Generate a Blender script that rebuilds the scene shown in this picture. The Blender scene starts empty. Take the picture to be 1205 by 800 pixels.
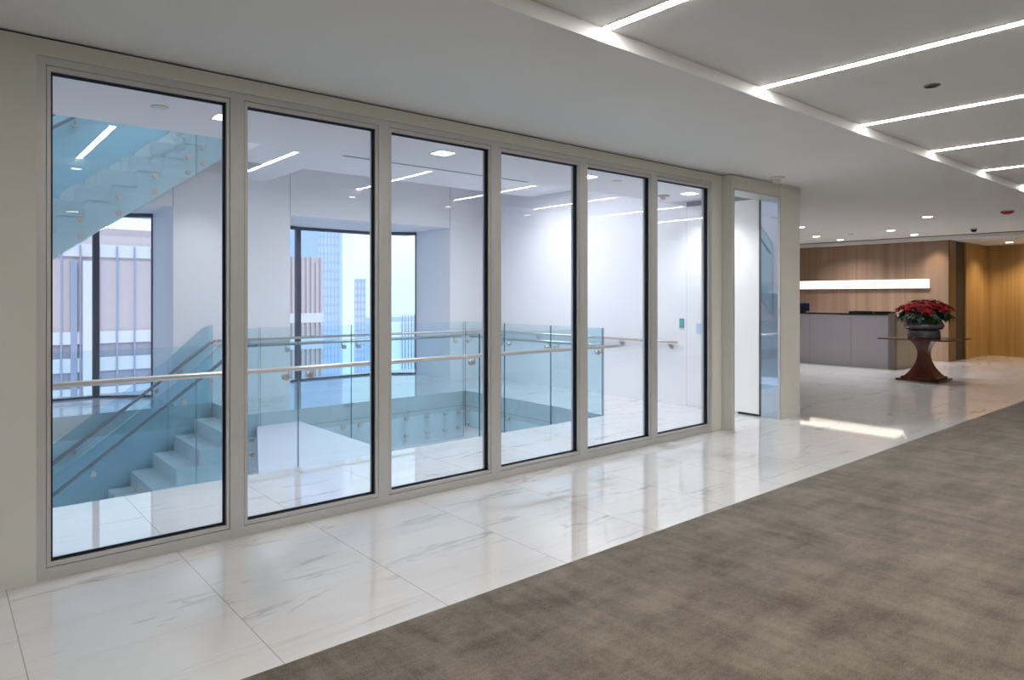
import bpy, bmesh, math, random
from mathutils import Vector, Matrix
random.seed(7)
S = bpy.context.scene
C = S.collection
PI = math.pi

# ------------------------------------------------------------------ materials
def new_mat(name):
    m = bpy.data.materials.new(name); m.use_nodes = True
    nt = m.node_tree
    for n in list(nt.nodes): nt.nodes.remove(n)
    out = nt.nodes.new('ShaderNodeOutputMaterial')
    return m, nt, out

def N(nt, typ, **kw):
    n = nt.nodes.new(typ)
    for k, v in kw.items():
        if k in n.inputs.keys(): n.inputs[k].default_value = v
        else: setattr(n, k, v)
    return n

def math_node(nt, op, a, b=None, clamp=False):
    n = nt.nodes.new('ShaderNodeMath'); n.operation = op; n.use_clamp = clamp
    for i, v in enumerate((a, b)):
        if v is None: continue
        if isinstance(v, (int, float)): n.inputs[i].default_value = v
        else: nt.links.new(v, n.inputs[i])
    return n.outputs[0]

def mix_col(nt, fac, a, b, mode='MIX'):
    n = nt.nodes.new('ShaderNodeMix'); n.data_type = 'RGBA'; n.blend_type = mode
    for i, v in ((0, fac), (6, a), (7, b)):
        if isinstance(v, (int, float)): n.inputs[i].default_value = v
        elif isinstance(v, tuple): n.inputs[i].default_value = (*v[:3], 1)
        else: nt.links.new(v, n.inputs[i])
    return n.outputs[2]

def paint(name, col, rough=0.6, metal=0.0, var=0.03, scale=3.0, spec=0.5, bump=0.0):
    """painted / plain surface with a slight procedural tone variation"""
    m, nt, out = new_mat(name)
    p = N(nt, 'ShaderNodeBsdfPrincipled', Roughness=rough, Metallic=metal)
    p.inputs['Specular IOR Level'].default_value = spec
    tc = N(nt, 'ShaderNodeTexCoord')
    nz = N(nt, 'ShaderNodeTexNoise', Scale=scale, Detail=4.0)
    nt.links.new(tc.outputs['Object'], nz.inputs['Vector'])
    lo = tuple(c*(1-var) for c in col); hi = tuple(min(1, c*(1+var)) for c in col)
    nt.links.new(mix_col(nt, nz.outputs['Fac'], lo, hi), p.inputs['Base Color'])
    if bump:
        n2 = N(nt, 'ShaderNodeTexNoise', Scale=220.0, Detail=2.0)
        nt.links.new(tc.outputs['Object'], n2.inputs['Vector'])
        b = N(nt, 'ShaderNodeBump', Strength=bump, Distance=0.002)
        nt.links.new(n2.outputs['Fac'], b.inputs['Height']); nt.links.new(b.outputs['Normal'], p.inputs['Normal'])
    nt.links.new(p.outputs[0], out.inputs[0])
    return m

def emit(name, col, strength):
    m, nt, out = new_mat(name)
    e = N(nt, 'ShaderNodeEmission', Strength=strength); e.inputs[0].default_value = (*col, 1)
    nt.links.new(e.outputs[0], out.inputs[0]); return m

def glass(name, tint, f0=0.04, rough=0.0, gloss=(1, 1, 1)):
    """thin architectural glass: tinted see-through plus a mirror layer that grows at grazing angles"""
    m, nt, out = new_mat(name)
    t = N(nt, 'ShaderNodeBsdfTransparent'); t.inputs[0].default_value = (*[c**0.5 for c in tint], 1)
    g = N(nt, 'ShaderNodeBsdfGlossy', Roughness=rough); g.inputs[0].default_value = (*gloss, 1)
    lw = N(nt, 'ShaderNodeLayerWeight', Blend=0.5)
    p5 = math_node(nt, 'POWER', lw.outputs['Facing'], 5.0)
    f = math_node(nt, 'ADD', math_node(nt, 'MULTIPLY', p5, 0.8), f0, True)
    mx = nt.nodes.new('ShaderNodeMixShader')
    nt.links.new(f, mx.inputs[0]); nt.links.new(t.outputs[0], mx.inputs[1]); nt.links.new(g.outputs[0], mx.inputs[2])
    nt.links.new(mx.outputs[0], out.inputs[0]); return m

def marble_mat(name, tiles=True, base=(0.72, 0.712, 0.695), rough=0.035):
    m, nt, out = new_mat(name)
    p = N(nt, 'ShaderNodeBsdfPrincipled', Roughness=rough, IOR=1.95)
    geo = N(nt, 'ShaderNodeNewGeometry')
    sep = nt.nodes.new('ShaderNodeSeparateXYZ'); nt.links.new(geo.outputs['Position'], sep.inputs[0])
    X, Y, Z = sep.outputs
    tx = math_node(nt, 'DIVIDE', math_node(nt, 'SUBTRACT', X, 0.215-40*0.405), 0.405)
    ty = math_node(nt, 'DIVIDE', math_node(nt, 'SUBTRACT', Y, 0.285-40*0.81), 0.81)
    ix = math_node(nt, 'FLOOR', tx); iy = math_node(nt, 'FLOOR', ty)
    fx = math_node(nt, 'FRACT', tx); fy = math_node(nt, 'FRACT', ty)
    cmb = nt.nodes.new('ShaderNodeCombineXYZ'); nt.links.new(ix, cmb.inputs[0]); nt.links.new(iy, cmb.inputs[1])
    wn = N(nt, 'ShaderNodeTexWhiteNoise', noise_dimensions='3D'); nt.links.new(cmb.outputs[0], wn.inputs['Vector'])
    off = nt.nodes.new('ShaderNodeVectorMath'); off.operation = 'SCALE'; off.inputs['Scale'].default_value = 9.0 if tiles else 0.0
    nt.links.new(wn.outputs['Color'], off.inputs[0])
    mp = N(nt, 'ShaderNodeMapping', vector_type='POINT'); mp.inputs['Scale'].default_value = (2.3, 0.42, 1.2)
    mp.inputs['Rotation'].default_value = (0, 0, 0.22)
    nt.links.new(geo.outputs['Position'], mp.inputs['Vector'])
    add = nt.nodes.new('ShaderNodeVectorMath'); add.operation = 'ADD'
    nt.links.new(mp.outputs[0], add.inputs[0]); nt.links.new(off.outputs[0], add.inputs[1])
    n1 = N(nt, 'ShaderNodeTexNoise', Scale=1.15, Detail=5.0, Roughness=0.58, Distortion=0.55)
    nt.links.new(add.outputs[0], n1.inputs['Vector'])
    v1 = math_node(nt, 'ABSOLUTE', math_node(nt, 'SUBTRACT', n1.outputs['Fac'], 0.5))
    vein = math_node(nt, 'SUBTRACT', 1.0, math_node(nt, 'DIVIDE', v1, 0.02), True)
    n2 = N(nt, 'ShaderNodeTexNoise', Scale=1.6, Detail=3.0); nt.links.new(add.outputs[0], n2.inputs['Vector'])
    gate = math_node(nt, 'MULTIPLY', math_node(nt, 'SUBTRACT', n2.outputs['Fac'], 0.48), 5.0, True)
    vein = math_node(nt, 'MULTIPLY', vein, gate)
    n3 = N(nt, 'ShaderNodeTexNoise', Scale=2.2, Detail=6.0, Roughness=0.62, Distortion=0.5)
    nt.links.new(add.outputs[0], n3.inputs['Vector'])
    cloud = math_node(nt, 'MULTIPLY', math_node(nt, 'SUBTRACT', n3.outputs['Fac'], 0.5), 1.0, True)
    c = mix_col(nt, cloud, base, tuple(b*0.62 for b in base))
    c = mix_col(nt, math_node(nt, 'MULTIPLY', vein, 0.68), c, (0.27, 0.27, 0.29))
    if tiles:
        ex = math_node(nt, 'MINIMUM', fx, math_node(nt, 'SUBTRACT', 1.0, fx))
        ey = math_node(nt, 'MINIMUM', fy, math_node(nt, 'SUBTRACT', 1.0, fy))
        jx = math_node(nt, 'LESS_THAN', ex, 0.0035); jy = math_node(nt, 'LESS_THAN', ey, 0.0028)
        up = math_node(nt, 'GREATER_THAN', nt_normal_z(nt, geo), 0.5)
        j = math_node(nt, 'MULTIPLY', math_node(nt, 'MAXIMUM', math_node(nt, 'MULTIPLY', jx, 0.45), jy), up)
        c = mix_col(nt, math_node(nt, 'MULTIPLY', j, 0.75), c, (0.30, 0.29, 0.27))
    nt.links.new(c, p.inputs['Base Color'])
    nt.links.new(p.outputs[0], out.inputs[0]); return m

def nt_normal_z(nt, geo):
    s = nt.nodes.new('ShaderNodeSeparateXYZ'); nt.links.new(geo.outputs['Normal'], s.inputs[0]); return s.outputs[2]

def wood_mat(name, c1, c2, rough=0.42, panel=1.2, seam_axis=0, seam0=0.0):
    m, nt, out = new_mat(name)
    p = N(nt, 'ShaderNodeBsdfPrincipled', Roughness=rough)
    geo = N(nt, 'ShaderNodeNewGeometry')
    mp = N(nt, 'ShaderNodeMapping'); mp.inputs['Scale'].default_value = (14, 14, 0.45)
    nt.links.new(geo.outputs['Position'], mp.inputs['Vector'])
    n1 = N(nt, 'ShaderNodeTexNoise', Scale=1.0, Detail=5.0, Roughness=0.6, Distortion=0.3); nt.links.new(mp.outputs[0], n1.inputs['Vector'])
    mp2 = N(nt, 'ShaderNodeMapping'); mp2.inputs['Scale'].default_value = (5.2, 5.2, 0.06)
    nt.links.new(geo.outputs['Position'], mp2.inputs['Vector'])
    n2 = N(nt, 'ShaderNodeTexNoise', Scale=1.0, Detail=1.0); nt.links.new(mp2.outputs[0], n2.inputs['Vector'])
    f = math_node(nt, 'ADD', math_node(nt, 'MULTIPLY', n1.outputs['Fac'], 0.5), math_node(nt, 'MULTIPLY', n2.outputs['Fac'], 0.55))
    f = math_node(nt, 'MULTIPLY', math_node(nt, 'SUBTRACT', f, 0.33), 2.6, True)
    c = mix_col(nt, f, c1, c2)
    sep = nt.nodes.new('ShaderNodeSeparateXYZ'); nt.links.new(geo.outputs['Position'], sep.inputs[0])
    fr = math_node(nt, 'FRACT', math_node(nt, 'DIVIDE', math_node(nt, 'SUBTRACT', sep.outputs[seam_axis], seam0-panel*30), panel))
    seam = math_node(nt, 'LESS_THAN', fr, 0.012)
    c = mix_col(nt, math_node(nt, 'MULTIPLY', seam, 0.6), c, tuple(x*0.25 for x in c1))
    nt.links.new(c, p.inputs['Base Color'])
    nt.links.new(p.outputs[0], out.inputs[0]); return m

def carpet_mat():
    m, nt, out = new_mat('carpet_wool')
    p = N(nt, 'ShaderNodeBsdfPrincipled', Roughness=0.85)
    p.inputs['Specular IOR Level'].default_value = 0.2
    p.inputs['Sheen Weight'].default_value = 0.25; p.inputs['Sheen Roughness'].default_value = 0.4
    geo = N(nt, 'ShaderNodeNewGeometry')
    def noise(scale, sc, detail=4.0, rough=0.55, rot=0.0):
        mp = N(nt, 'ShaderNodeMapping'); mp.inputs['Scale'].default_value = sc; mp.inputs['Rotation'].default_value = (0, 0, rot)
        nt.links.new(geo.outputs['Position'], mp.inputs['Vector'])
        n = N(nt, 'ShaderNodeTexNoise', Scale=scale, Detail=detail, Roughness=rough); nt.links.new(mp.outputs[0], n.inputs['Vector'])
        return n.outputs['Fac']
    big = noise(1.0, (2.2, 1.7, 1), 6.0, 0.70, 0.9)
    streak = noise(1.0, (9.0, 1.6, 1), 4.0, 0.65, 0.0)
    streak2 = noise(1.0, (1.6, 8.0, 1), 4.0, 0.65, 0.0)
    fine = noise(1.0, (170, 170, 1), 1.0)
    grid = noise(1.0, (60, 25, 1), 2.0, 0.7)
    f = math_node(nt, 'ADD', math_node(nt, 'MULTIPLY', big, 0.58), math_node(nt, 'MULTIPLY', streak, 0.40))
    f = math_node(nt, 'ADD', f, math_node(nt, 'MULTIPLY', streak2, 0.45))
    f = math_node(nt, 'ADD', f, math_node(nt, 'MULTIPLY', grid, 0.22))
    f = math_node(nt, 'ADD', f, math_node(nt, 'MULTIPLY', fine, 0.50))
    f = math_node(nt, 'MULTIPLY', math_node(nt, 'SUBTRACT', f, 0.89), 2.7, True)
    c = mix_col(nt, f, (0.072, 0.056, 0.041), (0.225, 0.192, 0.150))
    nt.links.new(c, p.inputs['Base Color'])
    b = N(nt, 'ShaderNodeBump', Strength=0.35, Distance=0.004)
    nt.links.new(fine, b.inputs['Height']); nt.links.new(b.outputs['Normal'], p.inputs['Normal'])
    nt.links.new(p.outputs[0], out.inputs[0]); return m

M = {}
M['cream'] = paint('cream_paint', (0.68, 0.67, 0.615), 0.55)
M['ceil'] = paint('ceiling_white', (0.76, 0.76, 0.75), 0.85, var=0.015)
M['ceil_a'] = paint('stairwell_ceiling_white', (0.80, 0.80, 0.83), 0.85, var=0.015)
M['white'] = paint('white_wall', (0.83, 0.83, 0.85), 0.6, var=0.015)
M['white_gloss'] = paint('white_panel', (0.84, 0.84, 0.85), 0.35, var=0.01)
M['alu'] = paint('brushed_aluminium', (0.56, 0.56, 0.545), 0.42, 0.35, var=0.05, scale=20)
M['alu_d'] = paint('aluminium_groove', (0.16, 0.155, 0.145), 0.5, 0.3)
M['gasket'] = paint('black_gasket', (0.006, 0.007, 0.014), 0.4)
M['pglass'] = glass('partition_glass', (0.90, 0.935, 0.99), 0.032)
M['bglass'] = glass('balustrade_glass', (0.80, 0.925, 0.965), 0.02)
M['bglass_stair'] = glass('stair_glass', (0.70, 0.87, 0.935), 0.02)
M['bedge'] = paint('glass_edge', (0.06, 0.16, 0.24), 0.15)
M['wglass'] = glass('window_glass', (0.93, 0.98, 1.0), 0.02)
M['steel'] = paint('satin_steel', (0.62, 0.58, 0.54), 0.3, 0.75, var=0.04, scale=15)
M['steel_d'] = paint('dark_steel', (0.30, 0.29, 0.33), 0.35, 0.7, var=0.04, scale=15)
M['bridge'] = paint('bridge_white', (0.62, 0.635, 0.70), 0.5, var=0.02)
M['marble'] = marble_mat('marble_tiles')
M['stone'] = marble_mat('white_stone', tiles=False, base=(0.82, 0.82, 0.82), rough=0.25)
M['carpet'] = carpet_mat()
M['win_frame'] = paint('dark_window_frame', (0.075, 0.082, 0.12), 0.4, 0.3)
M['wood'] = wood_mat('oak_panelling', (0.25, 0.155, 0.10), (0.40, 0.27, 0.19), panel=1.135, seam_axis=0, seam0=-3.14)
M['wood2'] = wood_mat('honey_oak_panelling', (0.30, 0.165, 0.055), (0.46, 0.275, 0.10), panel=0.52, seam_axis=0, seam0=-1.02)
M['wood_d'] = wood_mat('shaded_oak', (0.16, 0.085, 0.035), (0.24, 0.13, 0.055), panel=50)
M['mahog'] = wood_mat('dark_mahogany', (0.055, 0.014, 0.008), (0.13, 0.035, 0.02), rough=0.18, panel=50)
M['desk'] = paint('desk_panel_grey', (0.265, 0.245, 0.26), 0.45)
M['desk_d'] = paint('desk_end_dark', (0.12, 0.105, 0.09), 0.35)
M['desk_b'] = paint('desk_return_beige', (0.36, 0.30, 0.22), 0.45)
M['black'] = paint('black_stone', (0.012, 0.012, 0.014), 0.12)
M['dark'] = paint('shadow_gap', (0.025, 0.024, 0.03), 0.7)
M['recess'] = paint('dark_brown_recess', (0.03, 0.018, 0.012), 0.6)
M['greyslot'] = paint('grey_slot', (0.30, 0.33, 0.36), 0.7)
M['led'] = emit('led_strip_light', (1.0, 0.965, 0.935), 30.0)
M['lens'] = emit('downlight_lens', (1.0, 0.95, 0.88), 10.0)
M['bar'] = emit('light_bar_glow', (1.0, 0.92, 0.78), 0.95)
M['bar_text'] = emit('light_bar_lettering', (0.95, 0.83, 0.66), 0.33)
M['plastic'] = paint('white_plastic', (0.72, 0.68, 0.63), 0.45)
M['red'] = paint('red_plastic', (0.30, 0.018, 0.012), 0.35)
M['bract'] = paint('poinsettia_red', (0.17, 0.002, 0.004), 0.8, var=0.5, scale=9, spec=0.2)
M['leaf'] = paint('dark_green_leaf', (0.012, 0.045, 0.018), 0.5, var=0.4, scale=8)
M['pot'] = paint('dark_pewter', (0.21, 0.215, 0.25), 0.22, 0.6, var=0.25, scale=14)
M['navy'] = paint('navy_plastic', (0.012, 0.022, 0.07), 0.4)
M['teal'] = emit('reader_screen', (0.05, 0.42, 0.40), 0.7)
M['reader'] = paint('reader_grey', (0.22, 0.26, 0.32), 0.4)
M['plate'] = paint('pale_blue_plate', (0.50, 0.60, 0.80), 0.4)
M['mirror'] = paint('polished_glass_panel', (0.66, 0.74, 0.86), 0.03, 1.0, var=0.01)
M['tan'] = paint('pink_concrete', (0.60, 0.49, 0.48), 0.8, var=0.06)
M['tan2'] = paint('brown_concrete', (0.55, 0.47, 0.46), 0.8, var=0.06)
M['band'] = paint('pale_spandrel', (0.68, 0.64, 0.65), 0.6, var=0.05)
M['fin'] = paint('slate_blue_fin', (0.32, 0.33, 0.43), 0.5)
M['bwin'] = paint('building_glazing', (0.33, 0.30, 0.36), 0.25, 0.1, var=0.2, scale=0.6)
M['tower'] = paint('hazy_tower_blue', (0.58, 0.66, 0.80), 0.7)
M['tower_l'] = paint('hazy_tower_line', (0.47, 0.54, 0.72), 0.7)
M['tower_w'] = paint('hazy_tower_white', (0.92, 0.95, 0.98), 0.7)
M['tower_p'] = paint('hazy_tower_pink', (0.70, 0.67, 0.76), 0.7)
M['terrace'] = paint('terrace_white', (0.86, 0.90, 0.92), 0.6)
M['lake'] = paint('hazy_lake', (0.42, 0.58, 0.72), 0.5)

# ------------------------------------------------------------------ mesh helpers
class MB:
    def __init__(s): s.bm = bmesh.new(); s.mi = 0
    def quadbox(s, vs):
        v = [s.bm.verts.new(p) for p in vs]
        for f in ((0,3,2,1),(4,5,6,7),(0,1,5,4),(1,2,6,5),(2,3,7,6),(3,0,4,7)):
            try:
                fc = s.bm.faces.new([v[i] for i in f]); fc.material_index = s.mi
            except ValueError: pass
        return s
    def box(s, x0, x1, y0, y1, z0, z1):
        return s.quadbox([(x0,y0,z0),(x1,y0,z0),(x1,y1,z0),(x0,y1,z0),(x0,y0,z1),(x1,y0,z1),(x1,y1,z1),(x0,y1,z1)])
    def prism(s, pts, axis, a0, a1, edge_mi=None):
        """polygon pts extruded along axis; pts give the two other axes in order"""
        def P(u, w, a):
            return {0:(a,u,w), 1:(u,a,w), 2:(u,w,a)}[axis]
        A = [s.bm.verts.new(P(u, w, a0)) for u, w in pts]; B = [s.bm.verts.new(P(u, w, a1)) for u, w in pts]
        n = len(pts)
        f = s.bm.faces.new(A[::-1]); f.material_index = s.mi
        f = s.bm.faces.new(B); f.material_index = s.mi
        for i in range(n):
            f = s.bm.faces.new([A[i], A[(i+1)%n], B[(i+1)%n], B[i]]); f.material_index = s.mi if edge_mi is None else edge_mi
        return s
    def tube(s, pts, r, seg=12, cap=True):
        pts = [Vector(p) for p in pts]; rings = []
        for i, p in enumerate(pts):
            if i == 0: d = pts[1]-p
            elif i == len(pts)-1: d = p-pts[i-1]
            else: d = (pts[i+1]-p).normalized()+(p-pts[i-1]).normalized()
            d.normalize()
            up = Vector((0,0,1)) if abs(d.z) < 0.95 else Vector((1,0,0))
            a = d.cross(up).normalized(); b = a.cross(d).normalized()
            k = 1.0
            if 0 < i < len(pts)-1:
                c = max(0.4, d.dot((pts[i+1]-p).normalized())); k = 1/c
            rr = r if isinstance(r, (int, float)) else r[i]
            rings.append([s.bm.verts.new(p+(a*math.cos(2*PI*j/seg)+b*math.sin(2*PI*j/seg))*rr*(k if k < 1.3 else 1.0)) for j in range(seg)])
        for q in range(len(rings)-1):
            for j in range(seg):
                f = s.bm.faces.new([rings[q][j], rings[q][(j+1)%seg], rings[q+1][(j+1)%seg], rings[q+1][j]]); f.smooth = True; f.material_index = s.mi
        if cap:
            s.bm.faces.new(rings[0][::-1]); s.bm.faces.new(rings[-1])
        return s
    def lathe(s, prof, seg=32, cx=0, cy=0, smooth=True, fn=None):
        rings = []
        for r, z in prof:
            ring = []
            for j in range(seg):
                a = 2*PI*j/seg; k = fn(a, z) if fn else 1.0
                ring.append(s.bm.verts.new((cx+r*k*math.cos(a), cy+r*k*math.sin(a), z)))
            rings.append(ring)
        for q in range(len(rings)-1):
            for j in range(seg):
                f = s.bm.faces.new([rings[q][j], rings[q][(j+1)%seg], rings[q+1][(j+1)%seg], rings[q+1][j]]); f.smooth = smooth; f.material_index = s.mi
        s.bm.faces.new(rings[0][::-1]); s.bm.faces.new(rings[-1])
        return s
    def sqlathe(s, prof):
        """square section lofted along z: prof = (half side, z)"""
        rings = [[s.bm.verts.new((h*a, h*b, z)) for a, b in ((-1,-1),(1,-1),(1,1),(-1,1))] for h, z in prof]
        for q in range(len(rings)-1):
            for j in range(4):
                s.bm.faces.new([rings[q][j], rings[q][(j+1)%4], rings[q+1][(j+1)%4], rings[q+1][j]])
        s.bm.faces.new(rings[0][::-1]); s.bm.faces.new(rings[-1]); return s
    def build(s, name, mats, parent=None, loc=(0,0,0), rot=(0,0,0), bevel=0.0):
        bmesh.ops.recalc_face_normals(s.bm, faces=s.bm.faces)
        me = bpy.data.meshes.new(name); s.bm.to_mesh(me); s.bm.free()
        if not isinstance(mats, (list, tuple)): mats = [mats]
        for m in mats: me.materials.append(m)
        o = bpy.data.objects.new(name, me); C.objects.link(o)
        o.location = loc; o.rotation_euler = rot
        if parent is not None: o.parent = parent
        if bevel:
            b = o.modifiers.new('bevel', 'BEVEL'); b.width = bevel; b.segments = 2; b.limit_method = 'ANGLE'
        return o

def tag(o, label, cat, group=None):
    o['label'] = label; o['category'] = cat
    if group: o['group'] = group
    return o
def thing(name, label, cat, loc=(0,0,0), rz=0, group=None):
    o = bpy.data.objects.new(name, None); C.objects.link(o); o.empty_display_size = 0.1
    o.location = loc; o.rotation_euler = (0,0,rz)
    return tag(o, label, cat, group)
def struct(o): o['kind'] = 'structure'; return o
def struct_empty(name, loc=(0,0,0)):
    o = bpy.data.objects.new(name, None); C.objects.link(o); o.location = loc; o.empty_display_size = 0.1
    return struct(o)
def dup(root, loc, label, group=None, rz=None):
    r = root.copy(); C.objects.link(r); r.location = loc; r['label'] = label
    if rz is not None: r.rotation_euler = (0,0,rz)
    if group: r['group'] = group
    for ch in list(root.children):
        c = ch.copy(); C.objects.link(c); c.parent = r
        for g in ch.children:
            d = g.copy(); C.objects.link(d); d.parent = c
    return r
def spot(name, loc, power, size=1.6, blend=0.8, col=(1,0.93,0.84), target=None, rad=0.05):
    l = bpy.data.lights.new(name, 'SPOT'); l.energy = power; l.spot_size = size; l.spot_blend = blend; l.color = col; l.shadow_soft_size = rad
    o = bpy.data.objects.new(name, l); C.objects.link(o); o.location = loc
    if target: o.rotation_euler = (Vector(target)-Vector(loc)).to_track_quat('-Z','Y').to_euler()
    return o
def area(name, loc, power, sx, sy, col=(1,1,1), rot=(0,0,0)):
    l = bpy.data.lights.new(name, 'AREA'); l.shape = 'RECTANGLE'; l.size = sx; l.size_y = sy; l.energy = power; l.color = col
    o = bpy.data.objects.new(name, l); C.objects.link(o); o.location = loc; o.rotation_euler = rot; return o

# ------------------------------------------------------------------ key levels and lines (metres)
CZ = 2.87          # corridor ceiling
AZ = 2.80          # stairwell ceiling
F0, PITCH, NPANE = 0.413, 1.0306, 6
FE = F0+PITCH*NPANE                     # end of the glazed screen, y = 6.597
VF, VB, VR = -1.45, -4.42, 6.45         # void: front, back and end edges
WX = -5.75                              # outer wall plane
EY = 7.85                               # stairwell end wall plane
UP = 4.10                               # storey height

# ------------------------------------------------------------------ floor
b = MB()
b.box(VF, 5.9, -4.2, 21, -0.3, 0)
b.box(-8.5, VF, 8.345, 21, -0.3, 0)
b.box(WX, VF, VR, 8.345, -0.3, 0)
b.box(WX, VB, 3.006, VR, -0.3, 0)
b.box(-7.75, WX, 3.2, 8.345, -0.3, 0)
b.box(-7.75, WX, -3.0, 3.2, -0.3, 0)
struct(b.build('floor', M['marble']))
tag(MB().box(1.63, 5.76, -4.0, 14.5, 0.0005, 0.009).build('carpet', M['carpet'], bevel=0.004),
    'mottled grey brown carpet laid along the white marble walkway', 'carpet')

# ------------------------------------------------------------------ corridor ceiling with recessed tray
TX0, TX1, TY0, TY1, TZ = 1.85, 3.98, -2.0, 12.4, 2.95
b = MB()
b.box(0, TX0, -4.2, 17.4, CZ, CZ+0.25); b.box(TX1, 5.9, -4.2, 17.4, CZ, CZ+0.25)
b.box(TX0, TX1, -4.2, TY0, CZ, CZ+0.25); b.box(TX0, TX1, TY1, 17.4, CZ, CZ+0.25)
b.box(TX0, TX1, TY0, TY1, TZ, CZ+0.25)
b.box(-8.5, 0, 8.345, 17.4, CZ, CZ+0.25)
b.box(-0.14, 0.0, -4.2, 8.345, CZ+0.0, CZ+0.25)
b.box(-8.5, 5.9, 17.4, 21, 2.78, CZ+0.25)
struct(b.build('ceiling', M['ceil']))
struct(MB().box(-8.5, 5.76, 17.385, 17.4, CZ-0.012, CZ+0.0).build('trim_1', M['dark']))     # shadow line above the dropped soffit

def led(y, label):
    t = thing('linear_light', label, 'ceiling light', (0, y, 0), group='LED strips across the tray ceiling')
    MB().box(TX0+0.001, TX1-0.001, -0.036, 0.036, TZ-0.004, TZ-0.0002).build('housing', M['plastic'], t)
    MB().box(TX0+0.001, TX1-0.001, -0.024, 0.024, TZ-0.007, TZ-0.0042).build('diffuser', M['led'], t)
    return t
ledlab = {0: 'white LED ceiling strip in tray, behind the camera', 1: 'white LED ceiling strip in tray, seen only mirrored in the first glass pane',
          2: 'white LED ceiling strip in tray, cut by the top edge of the photo', 3: 'white LED ceiling strip in tray, just before the black recessed fitting',
          4: 'white LED ceiling strip in tray, just beyond the black recessed fitting', 5: 'white LED ceiling strip in tray, third from its far end',
          6: 'white LED ceiling strip in tray, second from its far end', 7: 'last white LED ceiling strip at the far end of the tray'}
led0 = None
for k in range(8):
    y = 2.78+1.612*(k-2)
    if k == 0: led0 = led(y, ledlab[0])
    else: dup(led0, (0, y, 0), ledlab[k])

# ------------------------------------------------------------------ corridor walls and trims
def wall(name, *a, mat='cream'):
    return struct(MB().box(*a).build(name, M[mat]))
wall('wall_left', -0.14, 0.022, -4.2, 0.155, 0, CZ)
struct(MB().box(-0.14, 0.0, 0.155, F0, 0, CZ-0.012).build('trim_2', M['cream']))
struct(MB().box(-0.14, 0.0, F0, FE, 2.768, CZ-0.012).build('trim_3', M['cream']))           # header over the screen
struct(MB().box(-0.14, 0.0, FE, 6.795, 0, CZ-0.012).build('trim_4', M['cream']))
PX = 0.12                                                                                # the door portal stands proud of the screen
b = MB(); b.box(-0.14, PX, 6.80, 6.822, 0, CZ-0.012); b.box(-0.14, PX, 6.822, 7.865, 2.715, CZ-0.012)
struct(b.build('trim_5', M['cream']))
struct(MB().box(-0.12, -0.02, 0.155, 7.86, CZ-0.013, CZ+0.0).build('trim_6', M['dark']))    # shadow gap under the ceiling
wall('wall_end_pier', -0.14, PX, 7.872, 8.345, 0, CZ)
wall('wall_back', -0.14, 5.9, -4.3, -4.2, 0, CZ)
wall('wall_right', 5.77, 5.9, -4.2, 21, 0, CZ)
wall('baseboard_end_pier', PX, PX+0.005, 7.875, 8.345, 0, 0.10)

# ------------------------------------------------------------------ glazed screen: six windows
def screen_window(i):
    y0 = F0+PITCH*i; y1 = y0+PITCH
    w = struct_empty('window_%d' % (i+1), (0, y0, 0))
    L = PITCH; zt, zb = 2.766, 0.0
    def ring(a, bt, bb, c, dt, db, x0, x1, mb=None):
        m = mb or MB()
        m.box(x0, x1, a, c, bb, db); m.box(x0, x1, a, c, dt, bt)               # bottom, top rails
        m.box(x0, x1, a, a+(c-a)*0, bb, bt) if False else None
        return m
    m = MB()                                                               # outer frame, face on x = 0
    o = 0.043
    m.box(-0.10, 0.0, 0, o, zb, zt); m.box(-0.10, 0.0, L-o, L, zb, zt)
    m.box(-0.10, 0.0, o, L-o, zb, zb+0.062); m.box(-0.10, 0.0, o, L-o, zt-0.042, zt)
    m.build('frame', M['alu'], w)
    g = 0.003; m = MB(); i0 = o+g; i1 = 0.064; t0 = zt-0.042-g; t1 = zt-0.072; b0 = zb+0.062+g; b1 = zb+0.088   # glazing bead
    m.box(-0.09, -0.003, i0, i1, b0, t0); m.box(-0.09, -0.003, L-i1, L-i0, b0, t0)
    m.box(-0.09, -0.003, i1, L-i1, b0, b1); m.box(-0.09, -0.003, i1, L-i1, t1, t0)
    m.build('glazing_bead', M['alu'], w)
    m = MB(); m.box(-0.095, -0.014, o, i0, b0, t0); m.box(-0.095, -0.014, L-i0, L-o, b0, t0)
    m.box(-0.095, -0.014, o, L-o, zb+0.062, b0); m.box(-0.095, -0.014, o, L-o, t0, zt-0.042)
    m.build('groove', M['alu_d'], w)
    e = 0.004; m = MB()                                                      # black gasket lining the reveal
    gx0, gx1 = -0.066, -0.020
    m.box(gx0, gx1, i1, i1+e, b1, t1); m.box(gx0, gx1, L-i1-e, L-i1, b1, t1)
    m.box(gx0, gx1, i1+e, L-i1-e, b1, b1+e); m.box(gx0, gx1, i1+e, L-i1-e, t1-e, t1)
    h = 0.012; m.box(-0.05, -0.036, i1+e, i1+h, b1+e, t1-e); m.box(-0.05, -0.036, L-i1-h, L-i1-e, b1+e, t1-e)
    m.box(-0.05, -0.036, i1+h, L-i1-h, b1+e, b1+h); m.box(-0.05, -0.036, i1+h, L-i1-h, t1-h, t1-e)
    m.build('gasket', M['gasket'], w)
    MB().box(-0.046, -0.040, i1+h-0.003, L-i1-h+0.003, b1+h-0.003, t1-h+0.003).build('glass_pane', M['pglass'], w)
for i in range(NPANE): screen_window(i)

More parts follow.
